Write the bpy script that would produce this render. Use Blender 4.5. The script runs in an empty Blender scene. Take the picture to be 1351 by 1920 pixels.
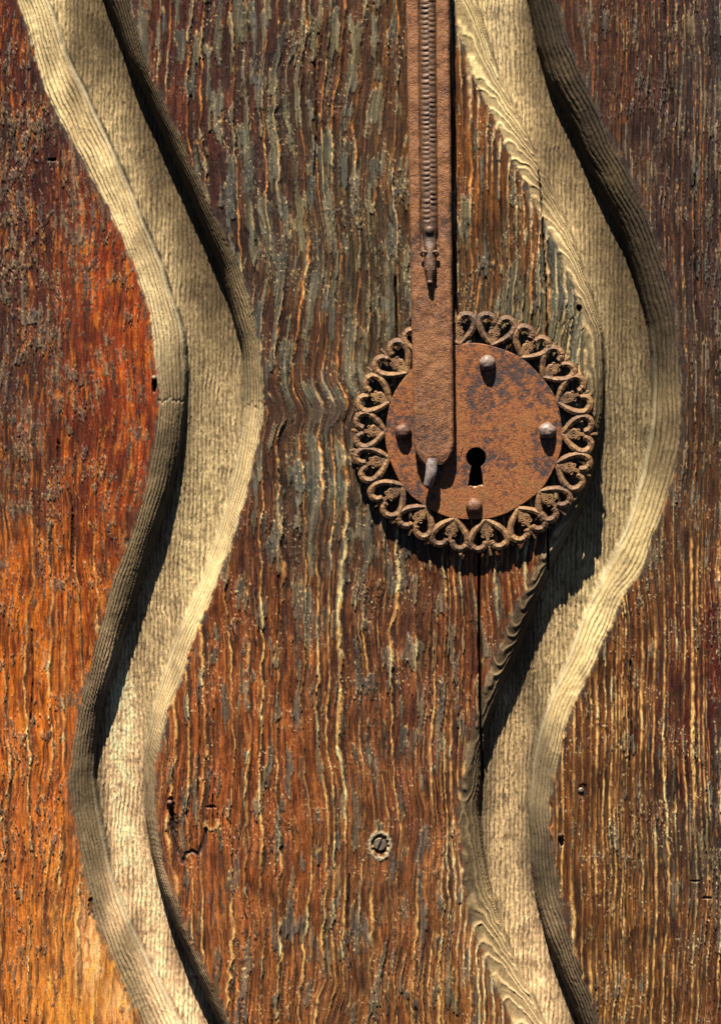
import bpy, bmesh, math, random
import numpy as np

# ------------------------------------------------------------------ camera, sky, sun, exposure
S = 0.00025                      # metres per reference unit (a unit is one pixel of the door face)
CX, CY, BOT = 675.5, 960.0, 2010.0
DIST = 6000.0                    # camera distance in units (1.5 m)
scene = bpy.context.scene
C = scene.collection

cam_d = bpy.data.cameras.new("camera")
cam = bpy.data.objects.new("camera", cam_d); C.objects.link(cam)
cam.location = (0, -DIST * S, (BOT - CY) * S)
cam.rotation_euler = (math.radians(90), 0, 0)
cam_d.sensor_fit = 'VERTICAL'; cam_d.sensor_height = 24.0
cam_d.lens = 24.0 * DIST / 1920.0
cam_d.clip_start = 0.01; cam_d.clip_end = 100
scene.camera = cam

SUN = (0.33, 1.0, -2.35)         # direction the light travels (x, into the door, z)
L = math.sqrt(sum(c * c for c in SUN)); SUN = tuple(c / L for c in SUN)
sun_el = math.asin(-SUN[2]); sun_az = math.atan2(-SUN[0], -SUN[1])
world = bpy.data.worlds.new("World"); scene.world = world; world.use_nodes = True
wn = world.node_tree
bg = wn.nodes["Background"]
sky = wn.nodes.new("ShaderNodeTexSky"); sky.sky_type = 'NISHITA'; sky.sun_disc = False
sky.sun_elevation = sun_el; sky.sun_rotation = sun_az
sky.air_density = 0.12; sky.dust_density = 0.1; sky.ozone_density = 0.5
wn.links.new(sky.outputs[0], bg.inputs[0]); bg.inputs[1].default_value = 0.05
sun_d = bpy.data.lights.new("sun", 'SUN'); sun_d.energy = 5.0; sun_d.angle = math.radians(0.5)
sun_d.color = (1.0, 0.93, 0.80)
sun = bpy.data.objects.new("sun", sun_d); C.objects.link(sun)
sun.location = (-0.3, -1.0, 2.2)
from mathutils import Vector
sun.rotation_euler = Vector(SUN).to_track_quat('-Z', 'Y').to_euler()
scene.view_settings.view_transform = 'Standard'; scene.view_settings.look = 'None'
scene.view_settings.gamma = 1.0; scene.view_settings.use_curve_mapping = False
scene.view_settings.exposure = 1.34

scene.cycles.diffuse_bounces = 0

# ------------------------------------------------------------------ helpers
def W(px, py, h=0.0):
    """door-face units (right, down) and height above the face -> world"""
    k = 1.0 - h / DIST
    return ((px - CX) * k * S, -h * S, (BOT - CY + (CY - py) * k) * S)

def link(o, parent=None):
    C.objects.link(o)
    if parent is not None: o.parent = parent
    return o

def thing(name, label, cat):
    o = bpy.data.objects.new(name, None); C.objects.link(o)
    o.empty_display_size = 0.05
    o["label"] = label; o["category"] = cat
    return o

def mesh_obj(name, verts, faces, mat, parent, smooth=True, label=None):
    me = bpy.data.meshes.new(name)
    me.from_pydata([W(*v) for v in verts], [], faces); me.update()
    bm = bmesh.new(); bm.from_mesh(me); bmesh.ops.recalc_face_normals(bm, faces=bm.faces); bm.to_mesh(me); bm.free()
    if smooth: me.polygons.foreach_set("use_smooth", [True] * len(me.polygons))
    me.materials.append(mat)
    o = link(bpy.data.objects.new(name, me), parent)
    if label: o["label"] = label
    return o

def tube(path, radii, seg=10, flat=1.0, cap=True, closed_tip=True):
    """swept tube in unit space; path of (px,py,h); flat scales the section along h"""
    P = [np.array(p, float) for p in path]; n = len(P); vs = []; fs = []
    for i in range(n):
        t = P[min(i + 1, n - 1)] - P[max(i - 1, 0)]; t /= (np.linalg.norm(t) + 1e-9)
        up = np.array([0, 0, 1.0])
        if abs(t[2]) > 0.95: up = np.array([1.0, 0, 0])
        a = np.cross(t, up); a /= np.linalg.norm(a); b = np.cross(a, t)
        for k in range(seg):
            th = 2 * math.pi * k / seg
            vs.append(tuple(P[i] + radii[i] * (math.cos(th) * a + flat * math.sin(th) * b)))
    for i in range(n - 1):
        for k in range(seg):
            fs.append((i * seg + k, i * seg + (k + 1) % seg, (i + 1) * seg + (k + 1) % seg, (i + 1) * seg + k))
    if cap:
        fs.append(tuple(range(seg))[::-1]); fs.append(tuple(range((n - 1) * seg, n * seg)))
    return vs, fs

def merge(*parts):
    V = []; F = []
    for v, f in parts:
        o = len(V); V += list(v); F += [tuple(i + o for i in q) for q in f]
    return V, F

def spline(pts, n):
    """Catmull-Rom through points"""
    pts = np.array(pts, float); m = len(pts)
    out = []
    for j in range(n):
        u = j / (n - 1) * (m - 1); i = min(int(u), m - 2); t = u - i
        p0 = pts[max(i - 1, 0)]; p1 = pts[i]; p2 = pts[i + 1]; p3 = pts[min(i + 2, m - 1)]
        out.append(0.5 * ((2 * p1) + (-p0 + p2) * t + (2 * p0 - 5 * p1 + 4 * p2 - p3) * t * t + (-p0 + 3 * p1 - 3 * p2 + p3) * t ** 3))
    return np.array(out)

def _fade(t): return t * t * t * (t * (t * 6 - 15) + 10)
_tabs = {}
def pn(x, y, seed):
    """Perlin gradient noise, about -1..1"""
    if seed not in _tabs:
        r = np.random.RandomState(seed); a = r.rand(256, 256) * 2 * np.pi
        _tabs[seed] = (np.cos(a).astype(np.float32), np.sin(a).astype(np.float32))
    gx, gy = _tabs[seed]
    xi = np.floor(x).astype(np.int32); yi = np.floor(y).astype(np.int32)
    fx = (x - xi).astype(np.float32); fy = (y - yi).astype(np.float32)
    x0 = xi & 255; x1 = (xi + 1) & 255; y0 = yi & 255; y1 = (yi + 1) & 255
    a = gx[x0, y0] * fx + gy[x0, y0] * fy
    b = gx[x1, y0] * (fx - 1) + gy[x1, y0] * fy
    c = gx[x0, y1] * fx + gy[x0, y1] * (fy - 1)
    d = gx[x1, y1] * (fx - 1) + gy[x1, y1] * (fy - 1)
    u = _fade(fx); v = _fade(fy)
    return 1.5 * ((a + u * (b - a)) * (1 - v) + (c + u * (d - c)) * v)
def fb(x, y, seed, octv=3, gain=0.5):
    s = 0; a = 1.0; f = 1.0
    for i in range(octv):
        s = s + a * pn(x * f, y * f, seed + 17 * i); a *= gain; f *= 2.03
    return s
def ss(a, b, x):
    t = np.clip((x - a) / (b - a), 0, 1); return t * t * (3 - 2 * t)
def lin(c):
    c = np.array(c, float) / 255.0
    return np.where(c <= 0.04045, c / 12.92, ((c + 0.055) / 1.055) ** 2.4)
def mixc(col, c, m):
    return col + (np.asarray(c, np.float32) - col) * m[..., None]

# ------------------------------------------------------------------ materials
def new_mat(name):
    m = bpy.data.materials.new(name); m.use_nodes = True
    return m, m.node_tree.nodes, m.node_tree.links, m.node_tree.nodes["Principled BSDF"]

def wood_material():
    m, N, K, P = new_mat("weathered_wood")
    at = N.new("ShaderNodeAttribute"); at.attribute_name = "wood_colour"
    ar = N.new("ShaderNodeAttribute"); ar.attribute_name = "wood_gloss"
    tc = N.new("ShaderNodeTexCoord")
    mp = N.new("ShaderNodeMapping"); mp.inputs[3].default_value = (1, 1, 0.14)
    K.new(tc.outputs["Object"], mp.inputs[0])
    n1 = N.new("ShaderNodeTexNoise"); n1.inputs["Scale"].default_value = 1500; n1.inputs["Detail"].default_value = 4
    K.new(mp.outputs[0], n1.inputs["Vector"])
    n2 = N.new("ShaderNodeTexNoise"); n2.inputs["Scale"].default_value = 900; n2.inputs["Detail"].default_value = 5
    K.new(tc.outputs["Object"], n2.inputs["Vector"])
    mr = N.new("ShaderNodeMapRange"); mr.inputs[1].default_value = 0.25; mr.inputs[2].default_value = 0.75
    mr.inputs[3].default_value = 0.74; mr.inputs[4].default_value = 1.26
    K.new(n1.outputs["Fac"], mr.inputs[0])
    mx = N.new("ShaderNodeVectorMath"); mx.operation = 'SCALE'
    K.new(at.outputs["Color"], mx.inputs[0]); K.new(mr.outputs[0], mx.inputs["Scale"])
    K.new(mx.outputs[0], P.inputs["Base Color"])
    K.new(ar.outputs["Fac"], P.inputs["Roughness"])
    ad = N.new("ShaderNodeMath"); ad.operation = 'ADD'
    K.new(n1.outputs["Fac"], ad.inputs[0]); K.new(n2.outputs["Fac"], ad.inputs[1])
    bp = N.new("ShaderNodeBump"); bp.inputs["Strength"].default_value = 0.38; bp.inputs["Distance"].default_value = 0.0004
    K.new(ad.outputs[0], bp.inputs["Height"]); K.new(bp.outputs[0], P.inputs["Normal"])
    P.inputs["Specular IOR Level"].default_value = 0.22
    return m

def rust_material(name, stops, rough=0.7, metal=0.15, bump=0.5, scale=260, fine=1400, wear=None):
    m, N, K, P = new_mat(name)
    tc = N.new("ShaderNodeTexCoord")
    n1 = N.new("ShaderNodeTexNoise"); n1.inputs["Scale"].default_value = scale; n1.inputs["Detail"].default_value = 8
    n1.inputs["Roughness"].default_value = 0.8; n1.inputs["Distortion"].default_value = 0.4
    n2 = N.new("ShaderNodeTexNoise"); n2.inputs["Scale"].default_value = fine; n2.inputs["Detail"].default_value = 3
    n3 = N.new("ShaderNodeTexNoise"); n3.inputs["Scale"].default_value = 38; n3.inputs["Detail"].default_value = 3
    for n in (n1, n2, n3): K.new(tc.outputs["Object"], n.inputs["Vector"])
    a = N.new("ShaderNodeMath"); a.operation = 'MULTIPLY_ADD'; a.inputs[1].default_value = 0.5
    K.new(n3.outputs["Fac"], a.inputs[0]); K.new(n1.outputs["Fac"], a.inputs[2])
    b = N.new("ShaderNodeMath"); b.operation = 'MULTIPLY_ADD'; b.inputs[1].default_value = 1.4; b.inputs[2].default_value = -0.55
    K.new(a.outputs[0], b.inputs[0])
    cr = N.new("ShaderNodeValToRGB"); el = cr.color_ramp.elements
    while len(el) < len(stops): el.new(0.5)
    for e, (p, c) in zip(el, stops): e.position = p; e.color = tuple(0.62 * q for q in c) + (1,)
    K.new(b.outputs[0], cr.inputs[0])
    mr = N.new("ShaderNodeMapRange"); mr.inputs[1].default_value = 0.3; mr.inputs[2].default_value = 0.7
    mr.inputs[3].default_value = 0.6; mr.inputs[4].default_value = 1.4
    K.new(n2.outputs["Fac"], mr.inputs[0])
    sc = N.new("ShaderNodeVectorMath"); sc.operation = 'SCALE'
    K.new(cr.outputs[0], sc.inputs[0]); K.new(mr.outputs[0], sc.inputs["Scale"])
    K.new(sc.outputs[0], P.inputs["Base Color"])
    P.inputs["Roughness"].default_value = rough; P.inputs["Metallic"].default_value = metal
    ad = N.new("ShaderNodeMath"); ad.operation = 'ADD'
    K.new(n1.outputs["Fac"], ad.inputs[0]); K.new(n2.outputs["Fac"], ad.inputs[1])
    a3 = N.new("ShaderNodeMath"); a3.operation = 'MULTIPLY_ADD'; a3.inputs[1].default_value = 4.0
    K.new(n3.outputs["Fac"], a3.inputs[0]); K.new(ad.outputs[0], a3.inputs[2]); ad = a3
    bp = N.new("ShaderNodeBump"); bp.inputs["Strength"].default_value = bump; bp.inputs["Distance"].default_value = 0.0006
    K.new(ad.outputs[0], bp.inputs["Height"]); K.new(bp.outputs[0], P.inputs["Normal"])
    return m

M_WOOD = wood_material()
RUST_DISC = rust_material("rusted_iron_plate", [(0.27, (0.045, 0.033, 0.04)), (0.39, (0.10, 0.055, 0.045)), (0.46, (0.23, 0.076, 0.028)),
                                                (0.53, (0.47, 0.148, 0.034)), (0.66, (0.33, 0.14, 0.042)), (0.78, (0.22, 0.11, 0.045))], rough=0.68, bump=0.4, scale=320)
RUST_BAR = rust_material("rusted_iron_bar", [(0.24, (0.07, 0.044, 0.036)), (0.36, (0.16, 0.072, 0.040)), (0.46, (0.29, 0.112, 0.044)),
                                             (0.58, (0.42, 0.168, 0.055)), (0.78, (0.27, 0.13, 0.058))], rough=0.66, bump=0.8, scale=420, fine=1800)
RUST_ORN = rust_material("rusted_iron_ornament", [(0.26, (0.08, 0.05, 0.036)), (0.42, (0.21, 0.105, 0.05)), (0.55, (0.36, 0.18, 0.068)),
                                                  (0.70, (0.42, 0.24, 0.09))], rough=0.6, bump=0.4, scale=300)
RUST_WORN = rust_material("worn_iron", [(0.30, (0.10, 0.06, 0.045)), (0.48, (0.22, 0.125, 0.08)), (0.60, (0.34, 0.21, 0.13)),
                                        (0.72, (0.30, 0.17, 0.10))], rough=0.42, metal=0.15, bump=0.35, scale=200)
POLISH = rust_material("polished_iron", [(0.30, (0.25, 0.17, 0.15)), (0.5, (0.38, 0.27, 0.21)), (0.7, (0.56, 0.44, 0.37))], rough=0.36, metal=0.12, bump=0.2)
STEEL = rust_material("rubbed_steel", [(0.30, (0.32, 0.23, 0.2)), (0.5, (0.52, 0.42, 0.38)), (0.7, (0.66, 0.56, 0.5))], rough=0.22, metal=0.3, bump=0.12)
SCALE_M = rust_material("dark_rusted_scales", [(0.30, (0.07, 0.042, 0.03)), (0.48, (0.15, 0.08, 0.048)), (0.60, (0.25, 0.13, 0.07)), (0.72, (0.20, 0.10, 0.05))], rough=0.5, metal=0.1, bump=0.4, scale=300)
RIVET_M = rust_material("rusted_rivet", [(0.28, (0.08, 0.045, 0.036)), (0.46, (0.19, 0.085, 0.05)), (0.60, (0.30, 0.13, 0.06)), (0.72, (0.24, 0.11, 0.055))], rough=0.5, metal=0.1, bump=0.5, scale=260)
NAIL_M = rust_material("nail_iron", [(0.30, (0.10, 0.07, 0.06)), (0.5, (0.30, 0.16, 0.10)), (0.7, (0.42, 0.24, 0.15))], rough=0.5, metal=0.3, bump=0.3)
SCREW_M = rust_material("screw_iron", [(0.30, (0.10, 0.09, 0.08)), (0.5, (0.32, 0.24, 0.17)), (0.7, (0.42, 0.27, 0.13))], rough=0.55, metal=0.4, bump=0.4)
CHIP_M = rust_material("bare_splinter", [(0.3, (0.45, 0.36, 0.24)), (0.5, (0.7, 0.62, 0.45)), (0.7, (0.75, 0.68, 0.52))], rough=0.8, metal=0.0, bump=0.4)

# ------------------------------------------------------------------ the carved door: one relief, split into boards and grooves
def axis(a, b, lo, hi, fine, coarse):
    return np.concatenate([np.arange(a, lo, coarse), np.arange(lo, hi, fine), np.arange(hi, b + coarse, coarse)])
xs = axis(-90, 1440, -8, 1360, 1.72, 5.0)
ys = axis(-90, 2010, -8, 1930, 1.72, 5.0)
X, Y = np.meshgrid(xs, ys); X = X.astype(np.float32); Y = Y.astype(np.float32)

def edge(pts, sm=14):
    """a carved edge x(y) through measured points, lightly smoothed"""
    p = np.array(sorted(pts, key=lambda q: q[1]), float)
    yy = np.arange(-200, 2130, 2.0)
    y0, y1 = p[0], p[-1]
    s0 = (p[2, 0] - p[0, 0]) / (p[2, 1] - p[0, 1]); s1 = (p[-1, 0] - p[-3, 0]) / (p[-1, 1] - p[-3, 1])
    p = np.vstack([[p[0, 0] + s0 * (-300 - p[0, 1]), -300], p, [p[-1, 0] + s1 * (2300 - p[-1, 1]), 2300]])
    v = np.interp(yy, p[:, 1], p[:, 0])
    k = np.exp(-0.5 * (np.arange(-40, 41) * 2.0 / sm) ** 2); k /= k.sum()
    v = np.convolve(np.pad(v, 40, mode='edge'), k, mode='valid')
    return np.interp(ys, yy, v).astype(np.float32)[:, None]

A0 = edge([(30,0),(48,50),(78,166),(141,282),(191,372),(241,483),(268,560),(282,650),(297,751),(289,826),(262,942),(216,1068),(171,1224),(163,1255),(136,1371),(126,1456),(133,1542),(151,1627),(176,1723),(211,1808),(252,1899)])
A1 = edge([(92,0),(126,100),(201,257),(252,372),(302,493),(343,619),(352,700),(347,766),(337,852),(312,942),(282,1028),(252,1123),(224,1222),(186,1341),(176,1416),(179,1492),(189,1552),(209,1642),(236,1718),(272,1788),(302,1849),(332,1909)])
A2 = edge([(201,0),(237,100),(282,201),(327,302),(372,403),(413,503),(440,610),(455,665),(458,726),(453,801),(438,882),(423,952),(397,1028),(372,1093),(347,1148),(322,1214),(302,1270),(277,1356),(269,1441),(269,1517),(279,1592),(297,1658),(322,1733),(352,1803),(387,1879),(405,1920)])
A3 = edge([(247,0),(272,100),(312,201),(352,282),(393,372),(438,468),(468,553),(483,615),(496,675),(498,751),(488,826),(473,912),(448,982),(423,1063),(387,1153),(358,1232),(317,1341),(297,1431),(294,1507),(302,1582),(322,1658),(352,1743),(387,1814),(430,1914)])
B0 = edge([(845,0),(864,84),(879,127),(894,169),(926,236),(948,283),(973,328),(995,377),(1035,452),(1052,489),(1078,560),(1092,640),(1097,720),(1092,800),(1078,880),(1050,960),(1020,1025),(993,1079),(965,1141),(942,1188),(910,1271),(891,1330),(867,1424),(857,1478),(858,1563),(864,1627),(871,1682),(884,1737),(899,1779),(913,1819),(938,1881),(958,1920)])
B1 = edge([(896,0),(923,99),(958,184),(1003,283),(1038,358),(1072,437),(1102,526),(1129,616),(1134,700),(1131,780),(1120,860),(1098,935),(1065,1005),(1028,1075),(1005,1130),(973,1220),(946,1283),(918,1354),(905,1428),(899,1518),(904,1598),(918,1667),(943,1742),(973,1821),(998,1871),(1013,1906)])
B2 = edge([(995,0),(1008,75),(1028,144),(1067,219),(1112,328),(1152,402),(1187,492),(1216,596),(1227,680),(1228,740),(1222,800),(1205,880),(1189,950),(1170,1004),(1150,1039),(1123,1094),(1091,1165),(1064,1244),(1040,1295),(1016,1361),(1003,1424),(998,1459),(995,1538),(998,1617),(1008,1697),(1028,1771),(1057,1846),(1085,1920)])
B3 = edge([(1045,0),(1057,65),(1082,119),(1112,184),(1152,278),(1192,348),(1216,412),(1241,482),(1261,546),(1275,640),(1282,740),(1280,820),(1265,900),(1240,980),(1225,1012),(1209,1071),(1174,1110),(1146,1177),(1111,1255),(1079,1322),(1056,1389),(1044,1452),(1035,1528),(1040,1608),(1053,1687),(1072,1762),(1097,1831),(1127,1915)])

wob = 1.8 * fb(Y / 95, X / 400, 3, 3, 0.42)
def groove(e0, e1, e2, e3, d1, d2, cup):
    Xw = X + wob
    z = np.zeros_like(X); w = np.zeros_like(X)
    u = np.clip((Xw - e0) / (e1 - e0), 0, 1); v = np.clip((e3 - Xw) / (e3 - e2), 0, 1)
    slope = np.interp(np.arange(-400, 2400, 4.0), ys, np.gradient(0.5 * (e1[:, 0] + e2[:, 0]), ys)); gk = np.exp(-0.5 * (np.arange(-60, 61) * 4.0 / 45) ** 2)
    slope = np.interp(ys, np.arange(-400, 2400, 4.0), np.convolve(np.pad(slope, 60, mode='edge'), gk / gk.sum(), mode='valid'))[:, None].astype(np.float32); kl = ss(-0.42, 0.42, slope)       # 1 where the left rim faces the sky
    soft = lambda q: 0.34 * q ** 1.15 + 0.66 * (1 - np.sqrt(np.clip(1 - (0.94 * q) ** 2, 0, 1))) / 0.659
    bull = lambda q: 0.06 * q + 0.94 * (1 - np.clip(1 - (0.985 * q) ** 2.5, 0, 1) ** 0.45) / (1 - (1 - 0.985 ** 2.5) ** 0.45)
    rl = kl * soft(u) + (1 - kl) * bull(u); rr_ = (1 - kl) * soft(v) + kl * bull(v)
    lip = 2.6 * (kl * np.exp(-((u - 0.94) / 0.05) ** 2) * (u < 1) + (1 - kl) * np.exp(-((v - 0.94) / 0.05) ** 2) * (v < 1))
    f = np.clip((Xw - e1) / (e2 - e1), 0, 1)
    floor = -(d1 * (1 - f) + d2 * f) - 6.0 * ss(0.0, 0.035, f) * (1 - ss(0.965, 1.0, f)) - cup * (1 - (2 * f - 1) ** 2)
    z = np.where(Xw < e1, -d1 * rl, np.where(Xw > e2, -d2 * rr_, floor)) + lip
    inside = (Xw > e0) & (Xw < e3)
    on_floor = (Xw > e1) & (Xw < e2)
    return z, inside, on_floor, u, v, lip / 2.6
zA, inA, flA, uA, vA, fA = groove(A0, A1, A2, A3, 37, 48, 6)
zB, inB, flB, uB, vB, fB = groove(B0, B1, B2, B3, 29, 46, 5)
Z0 = zA + zB
FLOOR = (flA | flB).astype(np.float32)
INS = (inA | inB)

# which field of the door a point belongs to
REG = np.where(X < A0 + 0.5 * (A3 - A0), 0, np.where(X < B0 + 0.5 * (B3 - B0), 1, 2))

# growth rings as a solid pattern: phase runs with x and with depth, so lines hook over the carved rims
spacing_x = np.array([-100, 120, 300, 301, 420, 520, 650, 800, 1000, 1080, 1100, 1200, 1300, 1500])
spacing_v = np.array([24, 22, 22, 30, 30, 25, 20, 17, 18, 18, 11.5, 12, 14, 20])
gx = np.arange(-400, 1900, 1.0); _r = np.random.RandomState(12); _p = [-420.0]
while _p[-1] < 1950: _p.append(_p[-1] + np.interp(_p[-1], spacing_x, spacing_v) * (_r.choice([0.5, 0.75, 1.0, 1.25, 1.75]) if not 845 < _p[-1] < 1090 else 0.85) * _r.uniform(0.85, 1.15))
PH = np.interp(gx, _p, np.arange(len(_p)))
scar = 13 * ss(725, 780, Y + 0.12 * (X - 500)) * (1 - ss(790, 840, Y + 0.20 * (X - 500) + 5 * pn(X / 30, Y / 30, 8))) * ss(470, 510, X) * (1 - ss(660, 720, X))
amp = np.select([REG == 0, REG == 1], [1.0, 1.0], 0.55).astype(np.float32)
low = ss(700, 1300, Y)
warp = amp * (15 * fb(X / 260, Y / 300, 11, 2) + (2.4 + 1.6 * low) * pn(X / 80, Y / 95, 13) + (0.9 + 0.7 * low) * fb(X / 24, Y / 30, 15, 2))
cz = np.select([REG == 0, (REG == 1) & (X < 650), REG == 1], [3.0, -3.0, 4.2], -2.0).astype(np.float32)
warp = warp + INS * (5.0 * fb(X / 26, Y / 34, 19, 2))
XR = X - scar + warp + cz * Z0 * (1 - FLOOR)
phi = np.interp(XR, gx, PH).astype(np.float32)
phi = phi + 0.35 * pn(phi * 0.8, Y / 500, 21)
SP = np.interp(X, spacing_x, spacing_v).astype(np.float32)
ring = np.floor(phi); t = phi - ring
rnd = np.random.RandomState(5).rand(4096).astype(np.float32)
r1 = rnd[(ring.astype(int) * 7 + 11) % 4096]; r2 = rnd[(ring.astype(int) * 13 + 5) % 4096]
vis = np.clip(0.35 + 0.75 * r1 + 0.7 * fb(ring * 3.7, Y / 130, 23, 2), 0, 1.25)

RW = np.diff(np.array(_p + [_p[-1] + 20]))[np.clip(ring.astype(int), 0, len(_p) - 1)].astype(np.float32)
patch = 0.35 + 0.75 * ss(-0.45, 0.35, fb(X / 75, Y / 260, 163, 3)); vis = vis * patch
lw = np.clip(1.9 / RW, 0.03, 0.17)                       # bright torn edge of each ridge
jog = 0.17 * (0.5 + 0.5 * np.tanh(3.5 * pn(ring * 5.3, Y / 42, 25))) + 0.05 * fb(ring * 3.1, Y / 11, 27, 2)
jog = np.clip(jog, 0, 0.3) * np.where(REG == 2, 0.6, 1.0) * np.clip(24.0 / RW, 0.2, 1.0)
jog = np.where(INS, 0, jog)
t = np.clip(t / (1 - jog), 0, 1.6); over = ss(1.0, 1.06, t)
plate = ss(0.02, 0.22 + 0.2 * r2, t) * (1 - ss(1 - lw * 0.7, 1.0, t))
brt = np.exp(-((t - (1 - lw * 1.35)) / lw) ** 2) * vis
rec = (1 - ss(0.0, 0.10 + 0.14 * r2, t)) + ss(1 - lw * 0.5, 1, t)
rec = np.clip(rec, 0, 1) * np.clip(0.25 + 0.8 * vis, 0, 1)

# ------- regional wear: how much red varnish / grey film / ridge the boards carry (the wood's own colours, but a lit lip at lower left is painted pale)
CT = {0: [(20,60,120,50,25,.25),(30,250,80,46,36,.75),(100,350,112,42,26,.55),(60,550,98,52,36,.65),(200,500,168,72,28,.36),(240,650,176,72,27,.2),
          (60,700,104,62,45,.65),(150,800,138,56,26,.28),(50,900,118,66,40,.5),(200,950,152,68,28,.25),(60,1100,172,84,34,.25),(150,1150,172,82,32,.22),
          (60,1300,194,100,44,.26),(60,1500,184,98,50,.36),(100,1650,188,104,54,.34),(165,1780,236,160,82,.02),(60,1800,184,104,52,.2),(215,1890,226,142,66,.05)],
      1: [(330,60,102,50,34,.5),(450,100,88,52,40,.65),(600,100,98,60,40,.5),(720,100,104,66,36,.25),(350,250,108,50,34,.38),(450,350,80,56,45,.72),
          (600,400,102,76,50,.6),(700,500,96,76,50,.65),(540,700,112,70,45,.55),(620,900,98,76,50,.72),(560,1000,90,68,50,.6),(480,1000,118,60,36,.2),
          (450,1200,140,76,40,.22),(600,1150,114,66,40,.45),(750,1150,112,66,40,.42),(380,1400,150,80,42,.1),(500,1450,144,76,40,.25),(650,1400,124,72,40,.32),
          (800,1350,112,62,40,.3),(350,1700,156,86,48,.12),(500,1750,140,82,45,.3),(650,1800,126,78,45,.35),(800,1750,130,78,45,.25),(900,1880,134,82,45,.25),
          (890,300,134,76,34,.15),(950,500,104,72,44,.45),(1000,620,100,84,56,.7),(1070,640,150,138,98,.8),(960,1080,128,62,30,.2),(900,1200,118,62,34,.25)],
      2: [(1130,50,98,55,35,.2),(1250,100,88,50,40,.3),(1335,150,72,66,60,.7),(1250,350,82,50,36,.25),(1330,500,78,52,45,.35),(1320,750,88,60,40,.35),
          (1300,950,100,66,40,.3),(1250,1150,114,66,34,.15),(1340,1250,104,32,22,.0),(1150,1300,116,62,30,.12),(1250,1500,100,62,40,.3),(1100,1500,124,72,34,.1),
          (1340,1600,76,62,50,.5),(1200,1800,126,78,40,.12),(1330,1800,124,72,40,.25)]}
def field(reg):
    p = np.array(CT[reg], float); c = lin(p[:, 2:5]) / 0.92; g = p[:, 5]
    cx = np.arange(-120, 1480, 20.0); cy = np.arange(-120, 2060, 20.0); GX, GY = np.meshgrid(cx, cy)
    w = np.exp(-(((GX[..., None] - p[:, 0]) / 85) ** 2 + ((GY[..., None] - p[:, 1]) / 110) ** 2)) + 1e-4 / (1 + ((GX[..., None] - p[:, 0]) / 100) ** 2 + ((GY[..., None] - p[:, 1]) / 130) ** 2)
    w /= w.sum(-1, keepdims=True)
    out = np.concatenate([w @ c, (w @ g)[..., None]], -1)
    fx = (X + WXs - cx[0]) / 20; fy = (Y + WYs - cy[0]) / 20
    i = np.clip(fx.astype(int), 0, len(cx) - 2); j = np.clip(fy.astype(int), 0, len(cy) - 2)
    a = (fx - i)[..., None]; b = (fy - j)[..., None]
    return (out[j, i] * (1 - a) + out[j, i + 1] * a) * (1 - b) + (out[j + 1, i] * (1 - a) + out[j + 1, i + 1] * a) * b
WXs = 30 * fb(X / 26, Y / 160, 141, 3, 0.6); WYs = 150 * fb(X / 13, Y / 260, 143, 3, 0.65) + 60 * fb(X / 60, Y / 90, 145, 3)
FLD = np.zeros(X.shape + (4,), np.float32)
for k in (0, 1, 2):
    f_ = field(k); FLD = np.where((REG == k)[..., None], f_, FLD)
base = FLD[..., :3].astype(np.float32) * np.array([0.90, 0.99, 1.12], np.float32) * np.where(REG == 0, 0.84, np.where(REG == 1, 0.80 + 0.22 * ss(1000, 1500, Y), 0.78))[..., None].astype(np.float32); greyamt = (FLD[..., 3] * np.where(REG == 0, 0.74, 0.86)).astype(np.float32)

fibre = fb(XR / 4.2, Y / 75, 31, 3, 0.6)                  # long thin wood fibre
fibre2 = fb(XR / 9.0, Y / 160, 33, 2)
blot = fb(X / 60, Y / 95, 35, 4, 0.6)
col = base * np.clip(1 + 0.58 * fibre + 0.34 * fibre2, 0.15, 2.4)[..., None] * np.clip(1 + 0.38 * blot, 0.3, 2)[..., None]
streak = ss(0.30, 0.62, fb(XR / 3.4, Y / 95, 37, 2, 0.7) + 0.15 * blot)
streak2 = ss(0.38, 0.75, fb(XR / 8.5, Y / 210, 39, 3, 0.6))
# orange exposed wood showing through the varnish in patches
org = ss(0.25, 0.75, fb(XR / 11, Y / 70, 41, 4, 0.65) + 0.25 * blot + 0.22 * ss(800, 1300, Y) * (REG == 0)) * np.where(REG == 0, 0.80, np.where(REG == 1, 0.2, 0.12))
col = mixc(col, (0.62, 0.20, 0.04), org * (1 - 0.75 * greyamt) * 0.8)
col = mixc(col, (0.10, 0.022, 0.016), ss(0.2, 0.8, fb(XR / 22, Y / 110, 43, 3) - 0.2 * blot) * 0.55 * np.where(REG == 0, 0.9, 0.5))
col = mixc(col, (0.045, 0.030, 0.022), streak * np.where(REG == 0, 0.35, 0.62)); col = mixc(col, (0.06, 0.042, 0.032), streak2 * np.where(REG == 0, 0.35, 0.6))

fleck = ss(0.42, 0.72, fb(XR / 5.5, Y / 48, 45, 3, 0.65)) * ss(-0.3, 0.4, fb(X / 70, Y / 90, 47, 2))
col = mixc(col, (0.70, 0.27, 0.095), fleck * np.where(REG == 0, 0.30 + 0.35 * ss(850, 1300, Y), np.where(REG == 1, 0.10 + 0.22 * low, 0.12)) * (1 - 0.8 * greyamt))
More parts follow.
